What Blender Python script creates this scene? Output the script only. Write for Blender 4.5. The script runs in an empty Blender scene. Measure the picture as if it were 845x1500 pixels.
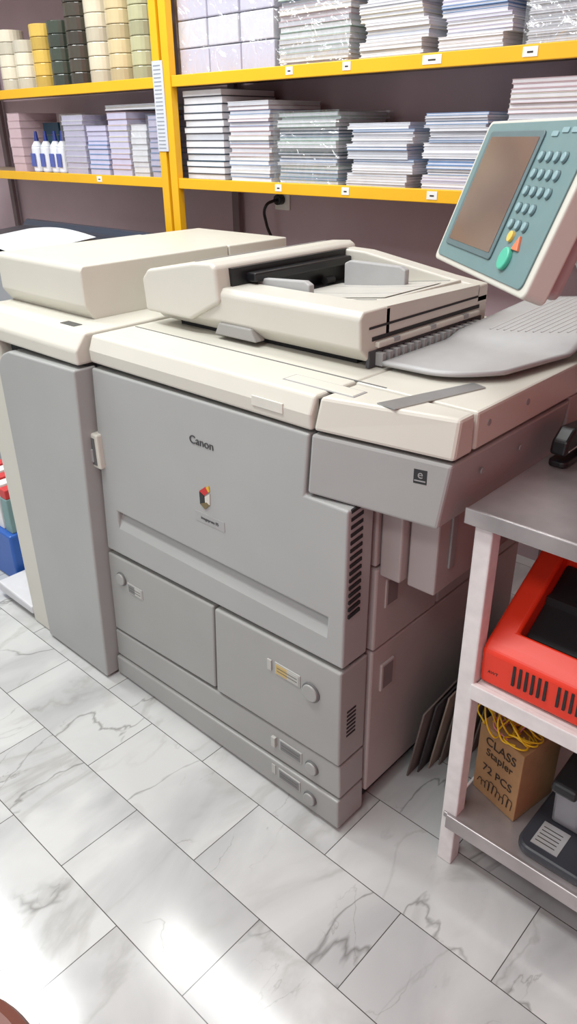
import bpy, bmesh, math, random
from mathutils import Vector, Matrix
random.seed(7)
sc=bpy.context.scene
try:
    sc.view_settings.view_transform='Standard'
except Exception: pass
COL=bpy.context.collection
# ---------------------------------------------------------------- materials
def lin(c):
    return tuple((v/255/12.92) if v/255<=.04045 else ((v/255+.055)/1.055)**2.4 for v in c)+(1,)
MATS={}
def mat(name,c,rough=.5,metal=0.,var=.04,scale=25,bump=0.,spec=.5,coat=0.):
    if name in MATS: return MATS[name]
    m=bpy.data.materials.new(name);m.use_nodes=True
    nt=m.node_tree;b=nt.nodes["Principled BSDF"]
    b.inputs["Roughness"].default_value=rough;b.inputs["Metallic"].default_value=metal
    b.inputs["Specular IOR Level"].default_value=spec
    if coat: b.inputs["Coat Weight"].default_value=coat
    L=lin(c)
    tc=nt.nodes.new("ShaderNodeTexCoord");nz=nt.nodes.new("ShaderNodeTexNoise")
    nz.inputs["Scale"].default_value=scale;nz.inputs["Detail"].default_value=4
    nt.links.new(tc.outputs["Object"],nz.inputs["Vector"])
    mx=nt.nodes.new("ShaderNodeMix");mx.data_type='RGBA'
    mx.inputs[6].default_value=tuple(min(1,v*(1-var*2)) for v in L[:3])+(1,)
    mx.inputs[7].default_value=tuple(min(1,v*(1+var*2)) for v in L[:3])+(1,)
    nt.links.new(nz.outputs["Fac"],mx.inputs[0]);nt.links.new(mx.outputs[2],b.inputs["Base Color"])
    if bump:
        bp=nt.nodes.new("ShaderNodeBump");bp.inputs["Strength"].default_value=bump;bp.inputs["Distance"].default_value=.002
        nt.links.new(nz.outputs["Fac"],bp.inputs["Height"]);nt.links.new(bp.outputs[0],b.inputs["Normal"])
    MATS[name]=m;return m
GREY=mat("copier_grey_plastic",(162,163,161),.36,scale=5,var=.035)
GREY2=mat("copier_drawer_grey",(156,156,153),.38,scale=5,var=.04)
SIDE=mat("copier_side_plastic",(170,161,158),.5,scale=6,var=.04)
BEIGE=mat("copier_cream_plastic",(202,199,188),.34,scale=5,var=.03)
BEIGE2=mat("feeder_cream_plastic",(197,194,184),.38,scale=5,var=.03)
MGREY=mat("mid_grey_plastic",(150,150,150),.5)
DARK=mat("dark_gap",(28,28,30),.7)
SEAM=mat("painted_seam_shade",(46,46,46),.8)  # dark colour standing in for the shade inside panel gaps
BLACK=mat("black_plastic",(22,22,25),.35)
TEAL=mat("teal_panel",(102,128,130),.42)
TEALB=mat("teal_button",(132,160,165),.35)
LCD=mat("lcd_glass",(108,90,84),.12,var=.05,scale=4)
YEL=mat("yellow_painted_steel",(238,180,24),.4,var=.03,scale=10)
PAPER=mat("white_paper",(214,217,222),.8,var=.03)
LABEL=mat("white_label",(235,235,230),.6)
STEEL=mat("worn_steel",(172,166,166),.3,.6,var=.3,scale=7,bump=.25)
CHROME=mat("chrome",(200,200,205),.2,1.)
WPAINT=mat("chipped_white_paint",(222,218,216),.45,var=.09,scale=30,bump=.3)
RED=mat("orange_red_enamel",(226,52,24),.35,var=.03)
CARD=mat("brown_cardboard",(160,122,84),.8,var=.08,scale=40)
INK=mat("printed_ink",(45,35,30),.7)
# ---------------------------------------------------------------- mesh helpers
def empty(name):
    e=bpy.data.objects.new(name,None);e.empty_display_size=.1;COL.objects.link(e);return e
def finish(bm,name,m,parent,bevel=0,seg=2,smooth=False):
    bmesh.ops.recalc_face_normals(bm,faces=bm.faces)
    me=bpy.data.meshes.new(name);bm.to_mesh(me);bm.free()
    ob=bpy.data.objects.new(name,me);COL.objects.link(ob)
    for mm in (m if isinstance(m,(list,tuple)) else [m]): me.materials.append(mm)
    if parent: ob.parent=parent
    if bevel:
        md=ob.modifiers.new("bevel","BEVEL");md.width=bevel;md.segments=seg;md.limit_method='ANGLE';md.angle_limit=.6
        md.harden_normals=False
    if smooth:
        for p in me.polygons:p.use_smooth=True
    return ob
def v3(axis,p,t):
    return {'x':(t,p[0],p[1]),'y':(p[0],t,p[1]),'z':(p[0],p[1],t)}[axis]
def prism(name,pts,axis,a,b,m,parent=None,bevel=0.,seg=2):
    bm=bmesh.new()
    A=[bm.verts.new(v3(axis,p,a)) for p in pts];B=[bm.verts.new(v3(axis,p,b)) for p in pts]
    bm.faces.new(A);bm.faces.new(B[::-1])
    n=len(pts)
    for i in range(n): bm.faces.new((A[i],B[i],B[(i+1)%n],A[(i+1)%n]))
    return finish(bm,name,m,parent,bevel,seg)
def box(name,x0,x1,y0,y1,z0,z1,m,parent=None,bevel=0.,seg=2):
    return prism(name,[(x0,y0),(x1,y0),(x1,y1),(x0,y1)],'z',z0,z1,m,parent,bevel,seg)
def hexa(name,low,high,m,parent=None,bevel=0.):
    bm=bmesh.new();A=[bm.verts.new(p) for p in low];B=[bm.verts.new(p) for p in high];n=len(low)
    bm.faces.new(A);bm.faces.new(B[::-1])
    for i in range(n): bm.faces.new((A[i],B[i],B[(i+1)%n],A[(i+1)%n]))
    return finish(bm,name,m,parent,bevel)
def cyl(name,c,r,d,axis,m,parent=None,seg=32,bevel=0.,r2=None):
    bm=bmesh.new()
    bmesh.ops.create_cone(bm,cap_ends=True,segments=seg,radius1=r,radius2=r if r2 is None else r2,depth=d)
    M=Matrix.Identity(4)
    if axis=='x': M=Matrix.Rotation(math.pi/2,4,'Y')
    if axis=='y': M=Matrix.Rotation(math.pi/2,4,'X')
    bmesh.ops.transform(bm,matrix=Matrix.Translation(c)@M,verts=bm.verts)
    return finish(bm,name,m,parent,bevel)
def rrect(x0,x1,z0,z1,r,n=6,corners=(1,1,1,1)):
    pts=[]
    for k,(cx,cz,a0,X,Z) in enumerate(((x1-r,z1-r,0,x1,z1),(x0+r,z1-r,90,x0,z1),(x0+r,z0+r,180,x0,z0),(x1-r,z0+r,270,x1,z0))):
        if corners[k]:
            for i in range(n+1):
                a=math.radians(a0+90*i/n);pts.append((cx+r*math.cos(a),cz+r*math.sin(a)))
        else: pts.append((X,Z))
    return pts
def cut(ob,cutter):
    md=ob.modifiers.new("cut","BOOLEAN");md.object=cutter;md.operation='DIFFERENCE';md.solver='EXACT'
    while ob.modifiers[0]!=md:
        ob.modifiers.move(len(ob.modifiers)-1,0)
    bpy.context.view_layer.update()
    with bpy.context.temp_override(object=ob,active_object=ob,selected_objects=[ob]):
        bpy.ops.object.modifier_apply(modifier="cut")
    bpy.data.objects.remove(cutter,do_unlink=True)
def text(name,s,size,loc,rot,m,parent,ext=.0003,sx=1.):
    cu=bpy.data.curves.new(name,"FONT");cu.body=s;cu.size=size;cu.extrude=ext;cu.align_x='CENTER';cu.align_y='CENTER'
    cu.materials.append(m);o=bpy.data.objects.new(name,cu);COL.objects.link(o);o.location=loc;o.rotation_euler=rot;o.scale=(sx,1,1)
    o.parent=parent;return o
def tube(name,pts,r,m,parent=None):
    cu=bpy.data.curves.new(name,"CURVE");cu.dimensions='3D';cu.bevel_depth=r;cu.bevel_resolution=3
    s=cu.splines.new('BEZIER');s.bezier_points.add(len(pts)-1)
    for bp,p in zip(s.bezier_points,pts):
        bp.co=p;bp.handle_left_type=bp.handle_right_type='AUTO'
    cu.materials.append(m);o=bpy.data.objects.new(name,cu);COL.objects.link(o)
    if parent:o.parent=parent
    return o
R90=(math.pi/2,0,0)
# ---------------------------------------------------------------- room
def marble():
    m=bpy.data.materials.new("marble_tiles");m.use_nodes=True;nt=m.node_tree;N=nt.nodes;Lk=nt.links;b=N["Principled BSDF"]
    tc=N.new("ShaderNodeTexCoord");mp=N.new("ShaderNodeMapping");mp.inputs["Location"].default_value=(4.1-.015,.275+20*.205,0)
    Lk.new(tc.outputs["Object"],mp.inputs["Vector"])
    br=N.new("ShaderNodeTexBrick");br.inputs["Scale"].default_value=1;br.inputs["Brick Width"].default_value=.41;br.inputs["Row Height"].default_value=.205
    br.inputs["Mortar Size"].default_value=.0010;br.inputs["Mortar Smooth"].default_value=.1;br.offset=.5;br.inputs["Bias"].default_value=0
    br.inputs["Color1"].default_value=(0,0,0,1);br.inputs["Color2"].default_value=(1,1,1,1);br.inputs["Mortar"].default_value=(.5,.5,.5,1)
    Lk.new(mp.outputs[0],br.inputs["Vector"])
    off=N.new("ShaderNodeVectorMath");off.operation='SCALE';off.inputs["Scale"].default_value=7.
    Lk.new(br.outputs["Color"],off.inputs[0])
    rot=N.new("ShaderNodeMapping");rot.inputs["Rotation"].default_value=(0,0,.6);rot.inputs["Scale"].default_value=(1,.5,1)
    Lk.new(tc.outputs["Object"],rot.inputs["Vector"])
    add=N.new("ShaderNodeVectorMath");add.operation='ADD';Lk.new(rot.outputs[0],add.inputs[0]);Lk.new(off.outputs[0],add.inputs[1])
    def vein(scale,width,dark,lo,hi,seed):
        sh_=N.new("ShaderNodeVectorMath");sh_.operation='ADD';sh_.inputs[1].default_value=(seed,seed*.7,0);Lk.new(add.outputs[0],sh_.inputs[0])
        n1=N.new("ShaderNodeTexNoise");n1.inputs["Scale"].default_value=scale;n1.inputs["Detail"].default_value=6;n1.inputs["Roughness"].default_value=.5;n1.inputs["Distortion"].default_value=.6
        Lk.new(sh_.outputs[0],n1.inputs["Vector"])
        s=N.new("ShaderNodeMath");s.operation='SUBTRACT';s.inputs[1].default_value=.5;Lk.new(n1.outputs["Fac"],s.inputs[0])
        a=N.new("ShaderNodeMath");a.operation='ABSOLUTE';Lk.new(s.outputs[0],a.inputs[0])
        r=N.new("ShaderNodeValToRGB");r.color_ramp.elements[0].position=0;r.color_ramp.elements[0].color=(dark,dark*.985,dark*.96,1)
        r.color_ramp.elements[1].position=width;r.color_ramp.elements[1].color=(1,1,1,1);Lk.new(a.outputs[0],r.inputs[0])
        n3=N.new("ShaderNodeTexNoise");n3.inputs["Scale"].default_value=scale*1.3;Lk.new(sh_.outputs[0],n3.inputs["Vector"])
        r3=N.new("ShaderNodeValToRGB");r3.color_ramp.elements[0].position=lo;r3.color_ramp.elements[1].position=hi;Lk.new(n3.outputs["Fac"],r3.inputs[0])
        return r.outputs[0],r3.outputs[0]
    n2=N.new("ShaderNodeTexNoise");n2.inputs["Scale"].default_value=4.0;n2.inputs["Detail"].default_value=6;n2.inputs["Distortion"].default_value=.8
    Lk.new(add.outputs[0],n2.inputs["Vector"])
    r2=N.new("ShaderNodeValToRGB");r2.color_ramp.elements[0].position=.30;r2.color_ramp.elements[0].color=lin((172,173,173))
    r2.color_ramp.elements[1].position=.62;r2.color_ramp.elements[1].color=lin((201,202,200));Lk.new(n2.outputs["Fac"],r2.inputs[0])
    cur=r2.outputs[0]
    for (sc_,wd,dk,lo,hi,sd) in ((2.0,.007,.52,.44,.6,0),(3.4,.025,.84,.40,.6,11),(5.,.005,.70,.5,.62,23)):
        c,fz=vein(sc_,wd,dk,lo,hi,sd)
        mu=N.new("ShaderNodeMix");mu.data_type='RGBA';mu.blend_type='MULTIPLY';Lk.new(fz,mu.inputs[0]);Lk.new(cur,mu.inputs[6]);Lk.new(c,mu.inputs[7]);cur=mu.outputs[2]
    mo=N.new("ShaderNodeMix");mo.data_type='RGBA';Lk.new(br.outputs["Fac"],mo.inputs[0]);Lk.new(cur,mo.inputs[6]);mo.inputs[7].default_value=lin((82,79,77))
    Lk.new(mo.outputs[2],b.inputs["Base Color"]);b.inputs["Roughness"].default_value=.13;b.inputs["Specular IOR Level"].default_value=.6
    bp=N.new("ShaderNodeBump");bp.invert=True;bp.inputs["Distance"].default_value=.001;bp.inputs["Strength"].default_value=.6;Lk.new(br.outputs["Fac"],bp.inputs["Height"]);Lk.new(bp.outputs[0],b.inputs["Normal"])
    return m
box("floor",-4,1.75,-3,1.5,-.05,0,marble())
WALL=mat("mauve_wall_paint",(196,174,182),.7,var=.05,scale=5)
box("wall_back",-4,1.75,1.42,1.5,0,2.9,WALL)
box("wall_left",-4.08,-4,-3,1.5,0,2.9,mat("light_wall",(190,188,186),.8))
box("bounce_wall_right",1.75,1.83,-3,1.5,0,2.9,mat("red_bounce_wall",(190,80,88),.7))  # unseen wall, made red to bounce pink light onto the copier side
box("ceiling",-4,1.75,-3,1.5,2.9,2.95,mat("ceiling_paint",(235,238,238),.9))
# ---------------------------------------------------------------- yellow shelving
sh=empty("yellow_metal_rack")
YF=1.05;SB=1.40
for (x0,x1) in ((-1.775,-1.735),(-1.72,-1.68)):
    box("post",x0,x1,YF-.005,YF+.025,0,2.5,YEL,sh,.002)
for x in (-3.6,1.5): box("post_end",x,x+.04,YF,YF+.025,0,2.5,YEL,sh,.002)
for x in (-3.6,-1.74,1.5,-.2): box("post_rear",x,x+.04,SB-.02,SB,0,2.5,mat("mauve_grey_steel",(120,104,108),.6),sh,.002)  # rear posts in a darker mauve grey than the yellow front ones
for z in (.35,.85,1.262,1.60,2.05):
    box("beam_right",-1.68,1.5,YF,YF+.02,z-.02,z+.016,YEL,sh,.002)
    box("beam_left",-3.6,-1.775,YF,YF+.02,z-.02,z+.016,YEL,sh,.002)
    if z>1: box("shelf_board",-3.6,1.5,YF+.02,SB,z,z+.012,mat("shelf_board_steel",(170,150,130),.6),sh)
for (x,z,w) in ((-1.10,1.601,.03),(-.87,1.601,.03),(-.575,1.60,.06),(-.29,1.60,.04),(-1.155,1.262,.03),(-.865,1.262,.03),(-.545,1.262,.035),(-2.2,1.262,.035)):
    box("price_label",x-w/2,x+w/2,YF-.0015,YF,z-.011,z+.011,LABEL,sh)
    box("price_print",x-w/5,x+w/5,YF-.002,YF-.0015,z-.003,z+.001,INK,sh)
box("price_list",-1.775,-1.715,YF-.008,YF-.006,1.37,1.665,mat("list_paper",(205,208,215),.6),sh)
for i in range(22): box("price_row",-1.768,-1.728,YF-.009,YF-.008,1.38+i*.0128,1.383+i*.0128,mat("list_ink",(150,155,165),.7),sh)
def wrapmat():
    m=bpy.data.materials.new("clear_plastic_wrap");m.use_nodes=True;nt=m.node_tree;N=nt.nodes;N.clear()
    o=N.new("ShaderNodeOutputMaterial");mx=N.new("ShaderNodeMixShader");tr=N.new("ShaderNodeBsdfTransparent");gl=N.new("ShaderNodeBsdfGlossy")
    gl.inputs["Roughness"].default_value=.15
    tc=N.new("ShaderNodeTexCoord");nz=N.new("ShaderNodeTexNoise");nz.inputs["Scale"].default_value=16;nz.inputs["Detail"].default_value=3;nz.inputs["Distortion"].default_value=1.5
    nt.links.new(tc.outputs["Object"],nz.inputs["Vector"])
    bp=N.new("ShaderNodeBump");bp.inputs["Strength"].default_value=1;bp.inputs["Distance"].default_value=.014;nt.links.new(nz.outputs["Fac"],bp.inputs["Height"]);nt.links.new(bp.outputs[0],gl.inputs["Normal"])
    mx.inputs[0].default_value=.2;nt.links.new(tr.outputs[0],mx.inputs[1]);nt.links.new(gl.outputs[0],mx.inputs[2]);nt.links.new(mx.outputs[0],o.inputs[0]);return m
cols=[mat("page_edge_white",(228,229,234),.8,var=.05),mat("page_edge_grey",(202,205,213),.8,var=.05),mat("cover_blue",(126,158,200),.5),
      mat("cover_pink",(205,180,186),.5),mat("cover_green",(164,190,178),.5),mat("cover_dark",(92,95,104),.5),mat("cover_navy",(40,72,92),.5),mat("cover_lavender",(196,192,216),.6),mat("cover_cream",(220,214,200),.6),wrapmat()]
def add_box(bm,c,s,rot,mi):
    M=Matrix.Translation(c)@Matrix.Rotation(rot,4,'Z')@Matrix.Diagonal((s[0],s[1],s[2],1))
    r=bmesh.ops.create_cube(bm,size=1,matrix=M)
    for f in {f for v in r['verts'] for f in v.link_faces}: f.material_index=mi
def stack(name,x0,x1,y0,y1,z0,z1,th,pal,jit=.006,cover=None,fan=0.,wrap=False):
    """pile of books; fan = sideways lean that alternates in small batches like hand-piled notebooks"""
    bm=bmesh.new();z=z0+.0005;k=0
    while z<z1-th*.5:
        t=th*random.uniform(.75,1.25);jx=random.uniform(-jit,jit);jy=random.uniform(-jit,jit)*.8
        b_=(k//5)%2
        cx=(x0+x1)/2+jx*.5+fan*(b_-.5);cy=(y0+y1)/2+jy;ro=random.uniform(-1,1)*jit*1.2
        w=x1-x0-2*jit-fan;d=y1-y0-2*jit
        cv=random.choice(pal)
        ct=min(.0016,t*.2)
        add_box(bm,(cx,cy,z+ct/2),(w,d,ct),ro,cv)
        add_box(bm,(cx,cy,z+t/2),(w-.003,d-.003,t-2*ct-.0004),ro,cover if cover is not None else random.choice((0,0,0,1)))
        add_box(bm,(cx,cy,z+t-ct/2-.0003),(w,d,ct),ro,cv)
        z+=t+.0003;k+=1
    if wrap: add_box(bm,((x0+x1)/2,(y0+y1)/2,(z0+z)/2+.003),(x1-x0+.004,y1-y0+.004,z-z0+.004),0,9)
    return finish(bm,name,cols,None)
L=1.2745;U=1.6125
y0,y1=1.085,1.37
stack("notebook_stack",-1.675,-1.455,y0,y1,L,1.56,.022,[5,6,6,5],.006)
stack("notebook_stack",-1.44,-1.225,y0,y1,L,1.52,.012,[3,2,0,8],.008)
stack("notebook_stack",-1.205,-.925,y0,y1,L,1.49,.010,[2,4,0,5,6,2,4,6],.012,wrap=True)
stack("notebook_stack",-.90,-.64,y0,y1,L,1.455,.008,[0,2,1,1],.006,fan=.02)
stack("notebook_stack",-.62,-.39,y0,y1,L,1.475,.008,[0,2,1,7],.006,fan=.018)
stack("notebook_stack",-.36,-.08,y0,y1,L,1.55,.012,[3,3,0,8],.006)
stack("notebook_stack",-.05,.22,y0,y1,L,1.50,.011,[0,2],.006)
bm=bmesh.new()
for ix in range(3):
    for iz in range(5):
        add_box(bm,(-1.60+ix*.158,1.225,U+.043+iz*.084),(.15,.26,.08),random.uniform(-.02,.02),0 if iz%2 else 1)
add_box(bm,(-1.442,1.225,U+.212),(.476,.275,.424),0,2)
finish(bm,"boxed_paper_packs",[mat("pack_white",(228,228,238),.35),mat("pack_lilac",(216,214,232),.35),cols[9]],None,.003)
stack("notebook_stack",-1.19,-.885,y0,y1,U,1.95,.013,[3,2,8,4,1],.009,wrap=True)
stack("notebook_stack",-.865,-.61,y0,y1,U,1.95,.009,[0,1,8],.008,fan=.022)
stack("notebook_stack",-.59,-.36,y0,y1,U,1.95,.008,[0,7,2,1],.007,fan=.022)
stack("notebook_stack",-.33,-.06,y0,y1,U,1.95,.006,[0,1,0],.005,wrap=True)
stack("notebook_stack",-.03,.25,y0,y1,U,1.95,.009,[0,2,1,7],.008)
for (a,b,t,p,c) in ((-2.50,-2.33,1.50,[7,0,0],7),(-2.32,-2.17,1.47,[7,2],7),(-2.16,-2.02,1.50,[3,8],7),(-2.01,-1.90,1.47,[7,0],0),(-1.89,-1.79,1.50,[2,7],7)):
    stack("exercise_book_stack",a,b,y0,y1,L,t,.02,p,.004,cover=c,wrap=(b>-2.0 or b<-2.3))
stack("paper_ream",-2.2,-1.83,1.1,1.35,1.517,1.537,.006,[0,8],.01)
tapes=empty("packing_tape_rolls")
tc=[(-2.93,(226,218,196),1.84),(-2.79,(228,220,198),1.76),(-2.64,(218,182,84),1.82),(-2.50,(62,70,58),1.84),(-2.36,(70,64,54),1.95),(-2.215,(216,206,182),1.95),(-2.075,(208,190,148),1.95),(-1.93,(186,184,146),1.95)]
for i,(x,c,zt) in enumerate(tc):
    m=mat("tape_%d"%i,c,.25,coat=.5,var=.05);z=U+.001
    m2=mat("tape_%d_b"%i,tuple(int(v*.88) for v in c),.25,coat=.5)
    n=0
    while z<zt:
        cyl("roll",(x,1.15,z+.024),.062,.047,'z',m if n%3 else m2,tapes,24,.003);z+=.0485;n+=1
BW=mat("bottle_white",(228,230,238),.35)
for i,x in enumerate((-2.78,-2.70,-2.62,-2.56)):
    g=empty("glue_bottle")
    cyl("bottle",(x,1.12,L+.055),.028,.108,'z',BW,g,20,.006)
    cyl("shoulder",(x,1.12,L+.12),.027,.022,'z',BW,g,20,0,.012)
    cyl("cap",(x,1.12,L+.15),.011,.045,'z',mat("cap_blue",(40,55,130),.4),g,16,0,.006)
    box("label",x-.018,x+.018,1.089,1.0925,L+.025,L+.08,mat("bottle_label",(80,95,170),.5),g)
stack("stationery_pack",-2.98,-2.86,1.09,1.3,L,1.52,.04,[3,3],.004,cover=3)
stack("stationery_pack",-2.84,-2.70,1.19,1.33,L,1.50,.05,[6,5],.004,cover=6)
so=empty("wall_socket")
box("plate",-1.52,-1.44,1.41,1.42,1.15,1.23,LABEL,so,.004)
cyl("plug",(-1.48,1.395,1.19),.02,.03,'y',BLACK,so,20,.003)
tube("cord",[(-1.48,1.375,1.19),(-1.50,1.34,1.17),(-1.52,1.36,1.10),(-1.50,1.38,1.02),(-1.51,1.38,.7)],.006,BLACK,so)
# ---------------------------------------------------------------- PHOTOCOPIER
pc=empty("photocopier")
box("core",-.80,-.02,.085,.77,.035,.95,SIDE,pc,.006)
prism("door_seam_shade",[(-.766,.956),(-.80,.44),(-.825,.03),(-.012,.03),(-.012,.826),(-.092,.83),(-.086,.956)],'y',.032,.088,SEAM,pc)  # added dark sheets behind the panels paint shade into the seams
prism("unit_seam_shade",[(-.792,1.012),(-.768,1.012),(-.80,.44),(-.832,.03),(-.86,.03),(-.83,.43)],'y',.025,.06,SEAM,pc)
box("left_seam_shade",-1.15,-.79,.0,.03,.91,.953,SEAM,pc)
box("arm_seam_backing",-.094,-.078,.02,.1,.84,1.010,SEAM,pc)
box("arm_seam_shade_b",-.08,.160,.07,.12,.93,.97,SEAM,pc)
door=prism("front_door",[(-.775,.942),(-.815,.439),(-.004,.464),(0,.824),(-.105,.823),(-.094,.948)],'y',0,.08,GREY,pc,.005,3)
cut(door,prism("c",[(-.02,.574),(.024,.570),(-.0005,.522),(-.02,.521)],'x',-.745,-.045,GREY))
prism("lower_left_door",[(-.818,.425),(-.393,.441),(-.406,.190),(-.832,.17)],'y',0,.08,GREY2,pc,.005,3)
prism("lower_right_door",[(-.384,.441),(-.004,.455),(-.004,.200),(-.396,.190)],'y',-.004,.085,GREY2,pc,.005,3)
prism("cassette_drawer_upper",[(-.834,.163),(-.004,.194),(-.002,.101),(-.838,.076)],'y',.0,.085,GREY2,pc,.004)
prism("cassette_drawer_lower",[(-.838,.070),(-.002,.095),(-.0,.012),(-.842,.008)],'y',-.006,.085,GREY2,pc,.004)
box("plinth",-.80,-.02,.04,.75,.012,.05,DARK,pc)
for x in (-.76,-.06):
    for y in (.08,.68): cyl("caster",(x,y,.013),.013,.02,'x',BLACK,pc,16)
box("side_panel_lower",-.03,.002,.092,.74,.055,.455,SIDE,pc,.005)
box("side_panel_mid",-.03,.004,.092,.33,.46,.66,SIDE,pc,.005)
box("side_panel_upper",-.03,.0,.092,.74,.665,.94,SIDE,pc,.004)
box("side_panel_rear",-.03,.003,.335,.74,.46,.66,SIDE,pc,.005)
GD2=mat("grip_dark",(118,108,107),.6)
for (ya,yb,za,zb) in ((.13,.165,.34,.40),(.13,.165,.56,.62)):
    box("grip_frame",0,.007,ya-.006,yb+.006,za-.006,zb+.006,SIDE,pc,.002)
    box("grip_recess",.004,.0075,ya,yb,za,zb,GD2,pc)
for i in range(15):
    z=.585+i*.0165
    prism("vent_slot",[(.010,z),(.045,z+.004),(.045,z+.011),(.010,z+.007)],'x',-.003,.0012,DARK,pc)
for i in range(7): box("drawer_vent",-.006,-.0032,.02,.05,.27+i*.011,.275+i*.011,DARK,pc)
LOGO=mat("logo_ink",(60,60,62),.5)
text("brand_label","Canon",.026,(-.393,-.001,.853),R90,LOGO,pc,ext=.0006,sx=1.1)
prism("emblem_black",[(-.41,.735),(-.395,.728),(-.395,.698),(-.41,.706)],'y',-.002,0,BLACK,pc)
prism("emblem_red",[(-.41,.737),(-.395,.730),(-.38,.742),(-.39,.752)],'y',-.002,0,mat("emblem_red",(190,40,40)),pc)
prism("emblem_white",[(-.393,.728),(-.376,.74),(-.378,.712),(-.393,.698)],'y',-.002,0,mat("emblem_white",(205,200,190)),pc)
prism("emblem_brown",[(-.410,.706),(-.395,.698),(-.393,.698),(-.378,.712),(-.388,.716)],'y',-.0025,0,mat("emblem_brown",(110,95,60)),pc)
prism("emblem_yellow",[(-.388,.752),(-.380,.742),(-.376,.746),(-.378,.758)],'y',-.002,0,mat("emblem_yellow",(210,170,50)),pc)
text("model_label","imagepress 05",.010,(-.382,-.0015,.672),R90,LOGO,pc)
box("model_plate",-.43,-.335,-.001,0,.660,.684,mat("plate_grey",(158,158,157),.4),pc)
def ring(name,x,z,y,r):
    cyl(name+"_ring",(x,y-.001,z),r,.006,'y',mat("ring_dark",(100,100,100),.5),pc,32,.001)
    cyl(name,(x,y-.005,z),r*.86,.006,'y',GREY2,pc,32,.002)
ring("release_button",-.765,.362,0,.020);ring("release_button",-.083,.365,-.004,.024)
ring("release_button",-.083,.142,0,.019);ring("release_button",-.083,.050,-.006,.019)
def win(x0,x1,z0,z1,y,c1,c2):
    box("label_frame",x0-.004,x1+.004,y-.002,y+.001,z0-.004,z1+.004,mat("frame_pale",(172,172,168)),pc,.001)
    box("label_a",x0,(x0+x1)/2,y-.003,y,z0,z1,c1,pc);box("label_b",(x0+x1)/2,x1,y-.003,y,z0,z1,c2,pc)
    for k in (1,2): box("label_rule",x0+.004,x1-.004,y-.0034,y,z0+(z1-z0)*k/3-.0008,z0+(z1-z0)*k/3+.0008,mat("rule_dark",(90,88,84)),pc)
WY=mat("label_yellow",(190,165,105));WG=mat("label_grey",(118,118,118));WP=mat("label_pale",(178,178,172))
win(-.735,-.68,.335,.358,0,WG,WP);win(-.185,-.118,.362,.387,-.004,WY,WP)
win(-.18,-.118,.135,.16,0,WG,WG);win(-.18,-.118,.050,.073,-.006,WG,WG)
for (x,z) in ((-.205,.375),(-.2,.148),(-.2,.062)): box("drawer_number",x-.006,x+.006,-.0075,0,z-.014,z+.014,WP,pc)
box("latch_frame",-.824,-.772,-.014,.03,.684,.776,BEIGE,pc,.004)
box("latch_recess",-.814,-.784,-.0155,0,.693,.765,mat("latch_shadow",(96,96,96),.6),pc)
box("latch_lever",-.809,-.793,-.019,0,.70,.735,MGREY,pc,.002)
prism("top_cap",[(.0,.955),(-.002,.985),(.012,1.018),(.76,1.018),(.76,.955)],'x',-.775,-.088,BEIGE,pc,.006,3)
box("cap_label",-.235,-.155,-.0035,.0,.972,.992,mat("cap_label",(208,206,196),.4),pc,.001)
box("deck_groove",-.76,-.02,.125,.129,1.017,1.0187,mat("ring_dark",(0,0,0)),pc)
box("deck_hatch_frame",-.20,-.03,.045,.085,1.017,1.0192,MGREY,pc,.001)
box("deck_hatch",-.196,-.034,.048,.082,1.018,1.0200,BEIGE,pc,.001)
hexa("arm_front_grey",[(-.098,.0,.830),(.152,.052,.820),(.152,.5,.820),(-.098,.5,.830)],[(-.088,.0,.950),(.168,.055,.942),(.168,.5,.942),(-.088,.5,.950)],GREY,pc,.005)
hexa("arm_front_cream",[(-.084,.0,.957),(.170,.055,.949),(.170,.115,.949),(-.084,.115,.957)],[(-.078,.012,1.018),(.168,.070,1.018),(.168,.115,1.018),(-.078,.115,1.018)],BEIGE,pc,.006)
box("arm_rear_cream",-.086,.170,.120,.76,.950,1.018,BEIGE,pc,.005)
box("arm_rear_grey",-.086,.168,.5,.76,.87,.948,SIDE,pc,.004)
for y in (.16,.30): cyl("arm_screw",(.1705,y,.99),.006,.002,'x',MGREY,pc,16); cyl("arm_screw",(.169,y,.90),.006,.002,'x',MGREY,pc,16)
a=math.atan2(.054,.253)
e=box("energy_sticker",-.012,.012,-.001,.001,-.013,.013,mat("sticker_ink",(40,42,44),.5),pc);e.location=(.116,.0450,.912);e.rotation_euler=(0,0,a)
text("energy_mark","e",.022,(.1162,.0438,.916),(math.pi/2,0,a),MGREY,pc)
e=box("energy_line",-.010,.010,-.0015,.001,-.001,.001,MGREY,pc);e.location=(.116,.0445,.9045);e.rotation_euler=(0,0,a)
box("duct_block_a",.004,.052,.100,.22,.645,.828,SIDE,pc,.004)
box("duct_block_b",.056,.118,.120,.42,.635,.818,SIDE,pc,.004)
box("duct_ridge",.118,.123,.16,.18,.68,.80,MGREY,pc,.002)
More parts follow.
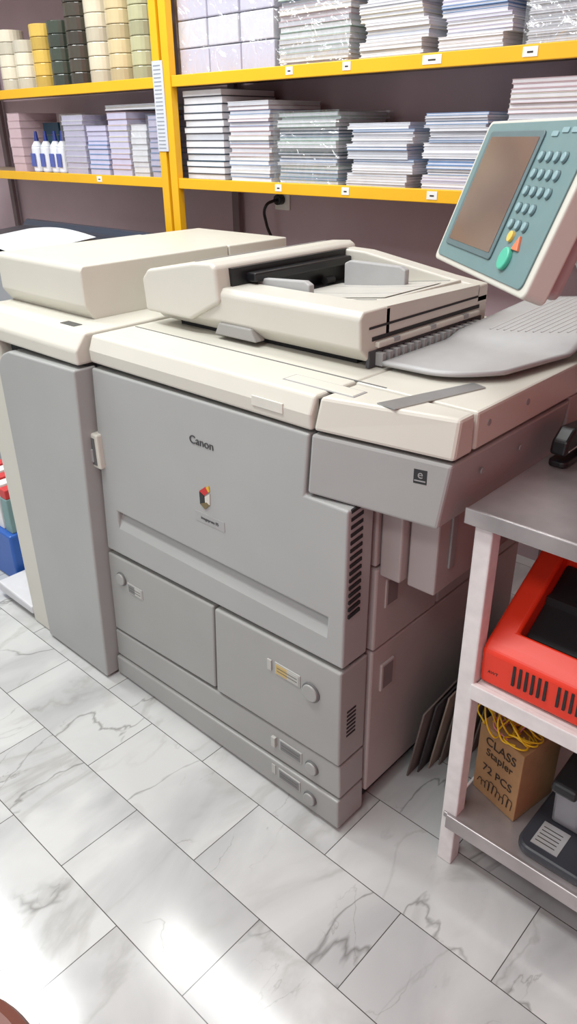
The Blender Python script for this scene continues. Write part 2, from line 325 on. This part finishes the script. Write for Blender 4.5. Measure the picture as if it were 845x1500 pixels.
# left unit
prism("left_frame",[(-1.275,.0),(-1.29,.99),(-1.175,.99),(-1.165,.955),(-1.165,.0)],'y',-.03,.74,BEIGE,pc,.008,3)
prism("left_door",[(-.846,.008),(-.82,.43),(-.784,.942),(-1.09,.935)]+[(-1.161+.073*(1-math.sin(t)),.932-.073*(1-math.cos(t))) for t in [math.radians(q) for q in (15,30,45,60,75,90)]]+[(-1.161,.008)],'y',-.042,.02,GREY,pc,.005,3)
box("left_core",-1.17,-.80,.02,.76,.03,.94,BEIGE,pc)
box("left_plinth",-1.24,-.85,.0,.7,.01,.04,DARK,pc)
for x in (-.88,-1.2): cyl("left_caster",(x,.02,.016),.016,.02,'x',BLACK,pc,16)
prism("left_cap",[(-.03,.950),(-.03,.985),(.0,1.022),(.76,1.022),(.76,.950)],'x',-1.29,-.784,BEIGE,pc,.006,3)
box("cap_button",-.92,-.86,.02,.045,1.02,1.0235,mat("button_dark",(70,68,66),.5),pc,.001)
prism("stack_box",[(.10,1.02),(.075,1.055),(.075,1.140),(.082,1.150),(.558,1.150),(.558,1.02)],'x',-1.29,-.887,BEIGE,pc,.004,3)
prism("stack_box_rear",[(.562,1.02),(.562,1.148),(.80,1.148),(.80,1.02)],'x',-1.29,-.887,BEIGE,pc,.004,3)
prism("finisher_tray",[(-1.50,.02),(-1.28,.02),(-1.28,.05),(-1.50,.06)],'y',-.03,.25,mat("tray_pale",(205,205,208),.5),pc,.006)
# document feeder
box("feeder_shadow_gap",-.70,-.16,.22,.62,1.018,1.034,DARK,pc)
FL,FR=-.748,-.118
prism("feeder_base",[(.205,1.030),(.175,1.058),(.172,1.118),(.182,1.130),(.27,1.130),(.27,1.078),(.60,1.078),(.60,1.10),(.645,1.10),(.645,1.030)],'x',FL,FR,BEIGE2,pc,.005,3)
prism("feeder_rear_rim",[(-.52,1.08),(-.52,1.168),(-.44,1.166),(-.20,1.130),(FR,1.120),(FR,1.08)],'y',.598,.646,BEIGE2,pc,.005,3)
prism("feeder_end_rim",[(.255,1.070),(.255,1.1298),(.605,1.1215),(.605,1.070)],'x',FR-.05,FR,BEIGE2,pc,0)
prism("feeder_head",[(-.762,1.050),(-.768,1.125),(-.745,1.148),(-.58,1.178),(-.525,1.182),(-.508,1.174),(-.500,1.10),(-.60,1.05)],'y',.164,.655,BEIGE2,pc,.008,4)
box("head_lid_seam",-.60,-.597,.19,.64,1.170,1.1765,MGREY,pc)
prism("feeder_tray",[(-.50,1.09),(-.32,1.108),(FR-.045,1.128),(FR-.045,1.10),(-.50,1.07)],'y',.272,.60,BEIGE2,pc,.002)
prism("feeder_tray_inset",[(-.48,1.0932),(-.32,1.1092),(FR-.06,1.1275),(FR-.06,1.1285),(-.32,1.1102),(-.48,1.0942)],'y',.33,.54,mat("tray_inset",(188,185,178),.5),pc)
for y in (.30,.385,.485,.575): prism("tray_groove",[(-.45,1.096),(-.32,1.109),(FR-.06,1.1275),(FR-.06,1.1288),(-.32,1.1105),(-.45,1.0975)],'y',y,y+.002,MGREY,pc)
box("feed_mouth",-.515,-.497,.205,.61,1.088,1.168,BLACK,pc)
box("feed_mouth_lip",-.51,-.470,.25,.59,1.135,1.155,BLACK,pc,.004)
box("feed_mouth_floor",-.50,-.455,.22,.60,1.088,1.096,DARK,pc,.002)
for y in (.33,.42,.51): cyl("feed_roller",(-.478,y,1.105),.010,.03,'y',DARK,pc,16)
GD=mat("guide_grey",(166,166,166),.45)
prism("guide_front",[(-.49,1.092),(-.49,1.134),(-.475,1.141),(-.35,1.148),(-.335,1.141),(-.335,1.106)],'y',.275,.292,GD,pc,.003)
prism("guide_front_foot",[(-.48,1.096),(-.34,1.11),(-.34,1.114),(-.48,1.10)],'y',.297,.33,GD,pc)
prism("guide_rear",[(-.43,1.095),(-.43,1.150),(-.415,1.157),(-.27,1.157),(-.255,1.150),(-.255,1.115)],'y',.51,.528,GD,pc,.003)
prism("feeder_handle",[(-.525,1.029),(-.51,1.056),(-.41,1.056),(-.395,1.029)],'y',.170,.20,mat("handle_grey",(150,148,145),.5),pc,.003)
box("exit_slot_a",FR-.003,FR+.0012,.20,.60,1.094,1.0985,DARK,pc)
box("exit_slot_b",FR-.003,FR+.0012,.21,.61,1.070,1.078,DARK,pc)
box("exit_lip",FR-.001,FR+.010,.22,.60,1.056,1.068,BEIGE2,pc,.003)
for k in (.27,.40,.53): box("lip_notch",FR+.003,FR+.0105,k,k+.02,1.060,1.0685,MGREY,pc)
for i in range(16): box("exit_comb",FR,FR+.02,.22+i*.024,.232+i*.024,1.022,1.048,MGREY,pc,.001)
box("exit_shadow",FR-.005,FR+.003,.20,.62,1.02,1.052,mat("slot_grey",(70,70,74),.6),pc)
# exit tray
TR=mat("exit_tray_plastic",(172,172,172),.4)
def trayz(u,v):
    s=max(0,min(1,(v-.36)/.10));s=s*s*(3-2*s)
    return 1.026+.004*u+.026*s*(.4+.6*u)+.07*max(0,v-.42)*(.5+u*.5)
def traypt(u,v):
    x=-.095+u*(.215+.10*v)
    y=.215+.62*v
    if u>.45: y+=.085*((u-.45)/.55)**2*(1-v)
    return (x,y,trayz(u,v))
bm=bmesh.new();nx,ny=20,36;grid=[[bm.verts.new(traypt(i/nx,j/ny)) for j in range(ny+1)] for i in range(nx+1)]
for i in range(nx):
    for j in range(ny): bm.faces.new((grid[i][j],grid[i+1][j],grid[i+1][j+1],grid[i][j+1]))
t=finish(bm,"exit_tray",TR,pc,0,2,True);s=t.modifiers.new("s","SOLIDIFY");s.thickness=.008;s.offset=1
TR2=mat("tray_rib_pale",(190,190,190),.4)
for k in range(12):
    u=.24+.06*k
    tube("tray_rib",[tuple(Vector(traypt(u,v))+Vector((0,0,.0078))) for v in (.48,.66,.82,.98)],.0018,TR2,pc)
# operator panel
pn=empty("operator_panel");pn.parent=pc
ax=Vector((.761,-.649,.006)).normalized();nz=Vector((-.609,-.711,.352)).normalized();ay=nz.cross(ax).normalized();nz=ax.cross(ay)
Mp=Matrix(((ax.x,ay.x,nz.x,.207),(ax.y,ay.y,nz.y,.058),(ax.z,ay.z,nz.z,1.345),(0,0,0,1)))
pn.matrix_world=Mp
W2,H2=.18,.104
prism("housing",rrect(-W2,W2,-H2,H2,.010),'z',-.030,0,BEIGE2,pn,.003,3)
prism("housing_back",rrect(-W2+.02,W2-.02,-H2+.01,H2-.015,.012),'z',-.055,-.028,SIDE,pn,.006)
prism("teal_face",rrect(-W2+.013,W2-.013,-H2+.008,H2-.005,.010),'z',0,.0025,TEAL,pn,.001)
def uv(u,v): return (-W2+2*W2*u,-H2+2*H2*v)
a0=uv(.10,.13);a1=uv(.625,.92)
prism("screen_bezel",rrect(a0[0],a1[0],a0[1],a1[1],.006),'z',.0025,.005,mat("teal_dark",(84,104,108),.4),pn,.001)
a0=uv(.13,.17);a1=uv(.60,.88)
prism("touch_screen",rrect(a0[0],a1[0],a0[1],a1[1],.002),'z',.005,.0056,LCD,pn)
for c in range(4):
    for r_ in range(5):
        if c==3 and r_ in (0,1): continue
        p=uv(.675+c*.06,.37+r_*.10)
        cyl("key_ring",(p[0],p[1],.0028),.0070,.002,'z',mat("teal_dark",(0,0,0)),pn,20)
        cyl("key",(p[0],p[1],.0045),.0056,.004,'z',TEALB,pn,20,.001)
for (u,v) in ((.70,.90),(.77,.92),(.84,.92)): 
    p=uv(u,v);prism("side_key",rrect(p[0]-.009,p[0]+.009,p[1]-.003,p[1]+.003,.002),'z',.002,.004,TEALB,pn)
p=uv(.755,.17);cyl("start_key",(p[0],p[1],.005),.0145,.007,'z',mat("start_green",(76,176,148),.35),pn,28,.002)
p=uv(.80,.27);prism("stop_key",[(p[0]-.010,p[1]-.008),(p[0]+.010,p[1]-.008),(p[0],p[1]+.010)],'z',.002,.006,mat("stop_red",(222,120,84),.35),pn,.001)
p=uv(.72,.30);cyl("clear_key",(p[0],p[1],.004),.007,.005,'z',mat("clear_yellow",(226,184,90),.35),pn,20,.001)
hexa("panel_arm",[(.19,.60,1.015),(.34,.58,1.015),(.34,.74,1.015),(.19,.76,1.015)],[(.24,.15,1.31),(.36,.09,1.31),(.42,.17,1.36),(.28,.24,1.36)],SIDE,pc,.012)
box("panel_arm_mount",.12,.34,.62,.76,.95,1.02,SIDE,pc,.006)
# ---------------------------------------------------------------- steel rule on deck
hexa("steel_ruler",[(.02,.045,1.0185),(.06,.04,1.0185),(.115,.24,1.0185),(.085,.25,1.0185)],[(.02,.045,1.0205),(.06,.04,1.0205),(.115,.24,1.0205),(.085,.25,1.0205)],mat("ruler_steel",(175,176,176),.35,.75))
# ---------------------------------------------------------------- steel work table
tb=empty("steel_work_table")
for (x,y) in ((.200,.095),(.98,.095),(.202,.66),(.98,.66)):
    box("leg",x,x+.034,y,y+.034,0,.835,WPAINT,tb,.003)
box("top",.185,1.03,.085,.72,.838,.862,STEEL,tb,.004)
box("top_edge",.185,1.03,.081,.086,.834,.864,STEEL,tb,.002)
box("shelf_upper",.236,.98,.10,.69,.488,.50,WPAINT,tb)
box("rail_upper",.230,.98,.092,.105,.468,.503,WPAINT,tb,.002)
box("shelf_lower",.206,.98,.09,.69,.135,.148,STEEL,tb,.002)
box("rail_lower",.215,.98,.085,.093,.112,.15,STEEL,tb,.002)
box("side_rail",.206,.226,.129,.66,.47,.50,WPAINT,tb,.002)
box("side_rail_low",.204,.210,.129,.66,.115,.150,WPAINT,tb,.002)
# ---------------------------------------------------------------- red binding machine
rm=empty("red_binding_machine")
body=prism("body",[(.112,.504),(.108,.580),(.125,.595),(.36,.738),(.58,.738),(.60,.71),(.60,.504)],'x',.2355,.75,RED,rm,.008,4)
cut(body,prism("c",[(.150,.64),(.160,.588),(.185,.575),(.335,.666),(.315,.75)],'x',.282,.70,RED))
prism("recess_lining",[(.157,.598),(.184,.579),(.334,.670),(.330,.677),(.186,.588),(.162,.604)],'x',.283,.699,BLACK,rm)
box("recess_bar",.284,.698,.25,.262,.622,.645,DARK,rm)
for i in range(14):
    if i in(6,): continue
    box("vent",.300+i*.012,.305+i*.012,.107,.115,.53,.573,BLACK,rm)
cyl("knob",(.345,.375,.747),.012,.022,'z',BLACK,rm,20,.002)
box("switch_plate",.40,.50,.38,.43,.738,.742,BLACK,rm,.001)
text("maker_mark","AWT",.009,(.262,.1100,.535),R90,INK,rm)
# ---------------------------------------------------------------- stapler on table top
st=empty("desk_stapler")
prism("base",rrect(.205,.243,.34,.49,.012),'z',.8625,.875,BLACK,st,.003)
prism("jaw",[(.335,.888),(.34,.915),(.37,.935),(.46,.925),(.50,.90),(.49,.876),(.47,.876),(.46,.892)],'x',.208,.240,BLACK,st,.006,3)
box("jaw_strip",.207,.241,.35,.45,.893,.897,CHROME,st,.001)
# ---------------------------------------------------------------- cardboard box
cb=empty("cardboard_carton")
DY=-.04
prism("carton",[(.214,.235+DY),(.328,.202+DY),(.352,.33+DY),(.238,.36+DY)],'z',.1485,.33,CARD,cb,.002)
aa=math.atan2(-.033,.114)
for nm,s_,sz,zz in (("carton_print_a","CLASS",.030,.298),("carton_print_b","Stapler",.026,.270),("carton_print_c","72 PCS",.028,.225)):
    text(nm,s_,sz,(.273,.2165+DY,zz),(math.pi/2,0,aa),INK,cb)
for i in range(9):
    xx=.225+i*.010;yy=lambda q:.235-(q-.214)*.29-.0015+DY
    tube("scribble",[(xx,yy(xx),.175+random.uniform(-.008,.008)),(xx+.008,yy(xx+.008),.195+random.uniform(-.01,.01)),(xx+.012,yy(xx+.012),.172)],.0007,INK,cb)
RU=mat("rubber_band_yellow",(230,185,30),.5)
for i in range(30):
    a1=random.uniform(0,6.28);cx=.265+random.uniform(-.03,.04);cy=.27+DY+random.uniform(-.04,.04)
    tube("band",[(cx,cy,.334),(cx+.03*math.cos(a1),cy+.03*math.sin(a1),.345+random.uniform(0,.06)),(cx+.05*math.cos(a1+1),cy+.04*math.sin(a1+1),.342),(cx+.02*math.cos(a1+2),cy+.04*math.sin(a1+2),.335)],.0018,RU if i%3 else mat("band_pink",(200,120,130)),cb)
# ---------------------------------------------------------------- heavy duty stapler
hs=empty("heavy_duty_stapler")
X=-.028
prism("base",rrect(.385+X,.54+X,.105,.36,.03),'z',.1485,.17,mat("charcoal_enamel",(52,54,60),.35),hs,.006)
box("instruction_plate",.41+X,.465+X,.125,.19,.17,.1715,mat("plate_alu",(185,185,185),.4,.4),hs)
for k in range(5): box("instruction_text",.415+X,.455+X,.135+k*.010,.137+k*.010,.1714,.1718,INK,hs)
box("magazine",.42+X,.48+X,.20,.36,.20,.235,CHROME,hs,.004)
prism("frame_post",[(.20,.17),(.185,.29),(.235,.325),(.36,.26),(.36,.17)],'x',.417+X,.483+X,mat("frame_grey",(150,150,155),.4,.5),hs,.006)
prism("lever",[(.13,.315),(.13,.34),(.25,.352),(.42,.30),(.42,.27),(.25,.32)],'x',.425+X,.475+X,BLACK,hs,.008,3)
for i in range(4): cyl("rivet",(.416+X,.22+.03*i,.25-.01*i),.006,.004,'x',CHROME,hs,14)
# ---------------------------------------------------------------- leaning board sheets
ls=empty("leaning_board_sheets")
for i in range(9):
    o=.013*i-.012
    hexa("sheet",[(.03+o,.24+.028*i,.001),(.034+o,.24+.028*i,.001),(.034+o,.72,.001),(.03+o,.72,.001)],[(.085+o,.20+.03*i,.26+.012*i),(.089+o,.20+.03*i,.26+.012*i),(.089+o,.72,.31),(.085+o,.72,.31)],mat("sheet_%d"%(i%3),((112,100,94),(66,60,62),(150,134,122))[i%3],.8),ls)
# ---------------------------------------------------------------- left background printer + crate
lp=empty("office_printer")
box("cabinet",-2.65,-1.75,.40,.95,0,1.0,mat("printer_grey",(150,152,156),.5),lp,.01)
prism("lid",[(.42,1.0),(.42,1.035),(.88,1.07),(.90,1.095),(.94,1.09),(.94,1.0)],'x',-2.6,-1.70,mat("navy_lid",(44,52,68),.3),lp,.008,3)
bm=bmesh.new();pr=None
for i in range(13):
    u=i/12;x=-2.4+.5*u;z=1.056+.018*math.sin(u*3.1)
    q=(bm.verts.new((x,.46,z-.012)),bm.verts.new((x,.80,z+.018)))
    if pr: bm.faces.new((pr[0],q[0],q[1],pr[1]))
    pr=q
finish(bm,"loose_paper",PAPER,lp,0,2,True)
cr=empty("blue_storage_crate")
box("crate",-1.82,-1.52,.05,.30,.0,.19,mat("crate_blue",(40,90,170),.4),cr,.008)
for i,c in enumerate(((60,150,140),(225,225,225),(90,160,150),(225,225,225),(120,150,150))):
    box("folder",-1.81+i*.058,-1.765+i*.058,.07,.28,.19,.32+.02*(i%2),mat("folder_%d"%i,c,.5),cr,.003)
    box("folder_tab",-1.808+i*.058,-1.767+i*.058,.072,.28,.32+.02*(i%2),.355,mat("tab_red",(196,60,60),.5) if i%2==0 else LABEL,cr,.003)
# ---------------------------------------------------------------- stool
sl=empty("round_stool")
SX,SY=.118,-.940
cyl("seat",(SX,SY,.43),.17,.05,'z',mat("brown_leather",(104,54,40),.45,var=.15,scale=12,bump=.3),sl,64,.018)
for k in range(4):
    a_=math.radians(45+90*k);cyl("leg",(SX+.13*math.cos(a_),SY+.13*math.sin(a_),.203),.011,.406,'z',BLACK,sl,16)
# ---------------------------------------------------------------- lights
def area(name,loc,sx,sy,e,c,rot=(0,0,0)):
    l=bpy.data.lights.new(name,"AREA");l.shape='RECTANGLE';l.size=sx;l.size_y=sy;l.energy=e;l.color=c
    o=bpy.data.objects.new(name,l);COL.objects.link(o);o.location=loc;o.rotation_euler=rot;return o
area("ceiling_lamp",(-.6,-.7,2.85),1.6,.35,43,(.97,1,.99))
area("ceiling_lamp",(-2.4,-.2,2.85),1.4,.35,42,(.95,.99,1))
area("ceiling_lamp",(.6,-1.9,2.85),1.4,.5,26,(.97,1,.99))
area("ceiling_lamp",(-1.0,.6,2.85),1.6,.3,20,(.97,1,.99))
w=bpy.data.worlds.new("w");sc.world=w;w.use_nodes=True
w.node_tree.nodes["Background"].inputs[0].default_value=(.92,.97,1,1);w.node_tree.nodes["Background"].inputs[1].default_value=.78
# ---------------------------------------------------------------- camera
f,a,t,ro=1087.7,.7522,.4730,-.0133
wv=Vector((-math.sin(a)*math.cos(t),math.cos(a)*math.cos(t),-math.sin(t)))
r=Vector((math.cos(a),math.sin(a),0));u=r.cross(wv)
r2=r*math.cos(ro)+u*math.sin(ro);u2=-r*math.sin(ro)+u*math.cos(ro)
cd=bpy.data.cameras.new("camera");cd.sensor_width=36;cd.sensor_fit='AUTO';cd.lens=f*36/1500;cd.clip_start=.02
co=bpy.data.objects.new("camera",cd);COL.objects.link(co)
co.matrix_world=Matrix(((r2.x,u2.x,-wv.x,.7296),(r2.y,u2.y,-wv.y,-.9361),(r2.z,u2.z,-wv.z,1.43),(0,0,0,1)))
sc.camera=co
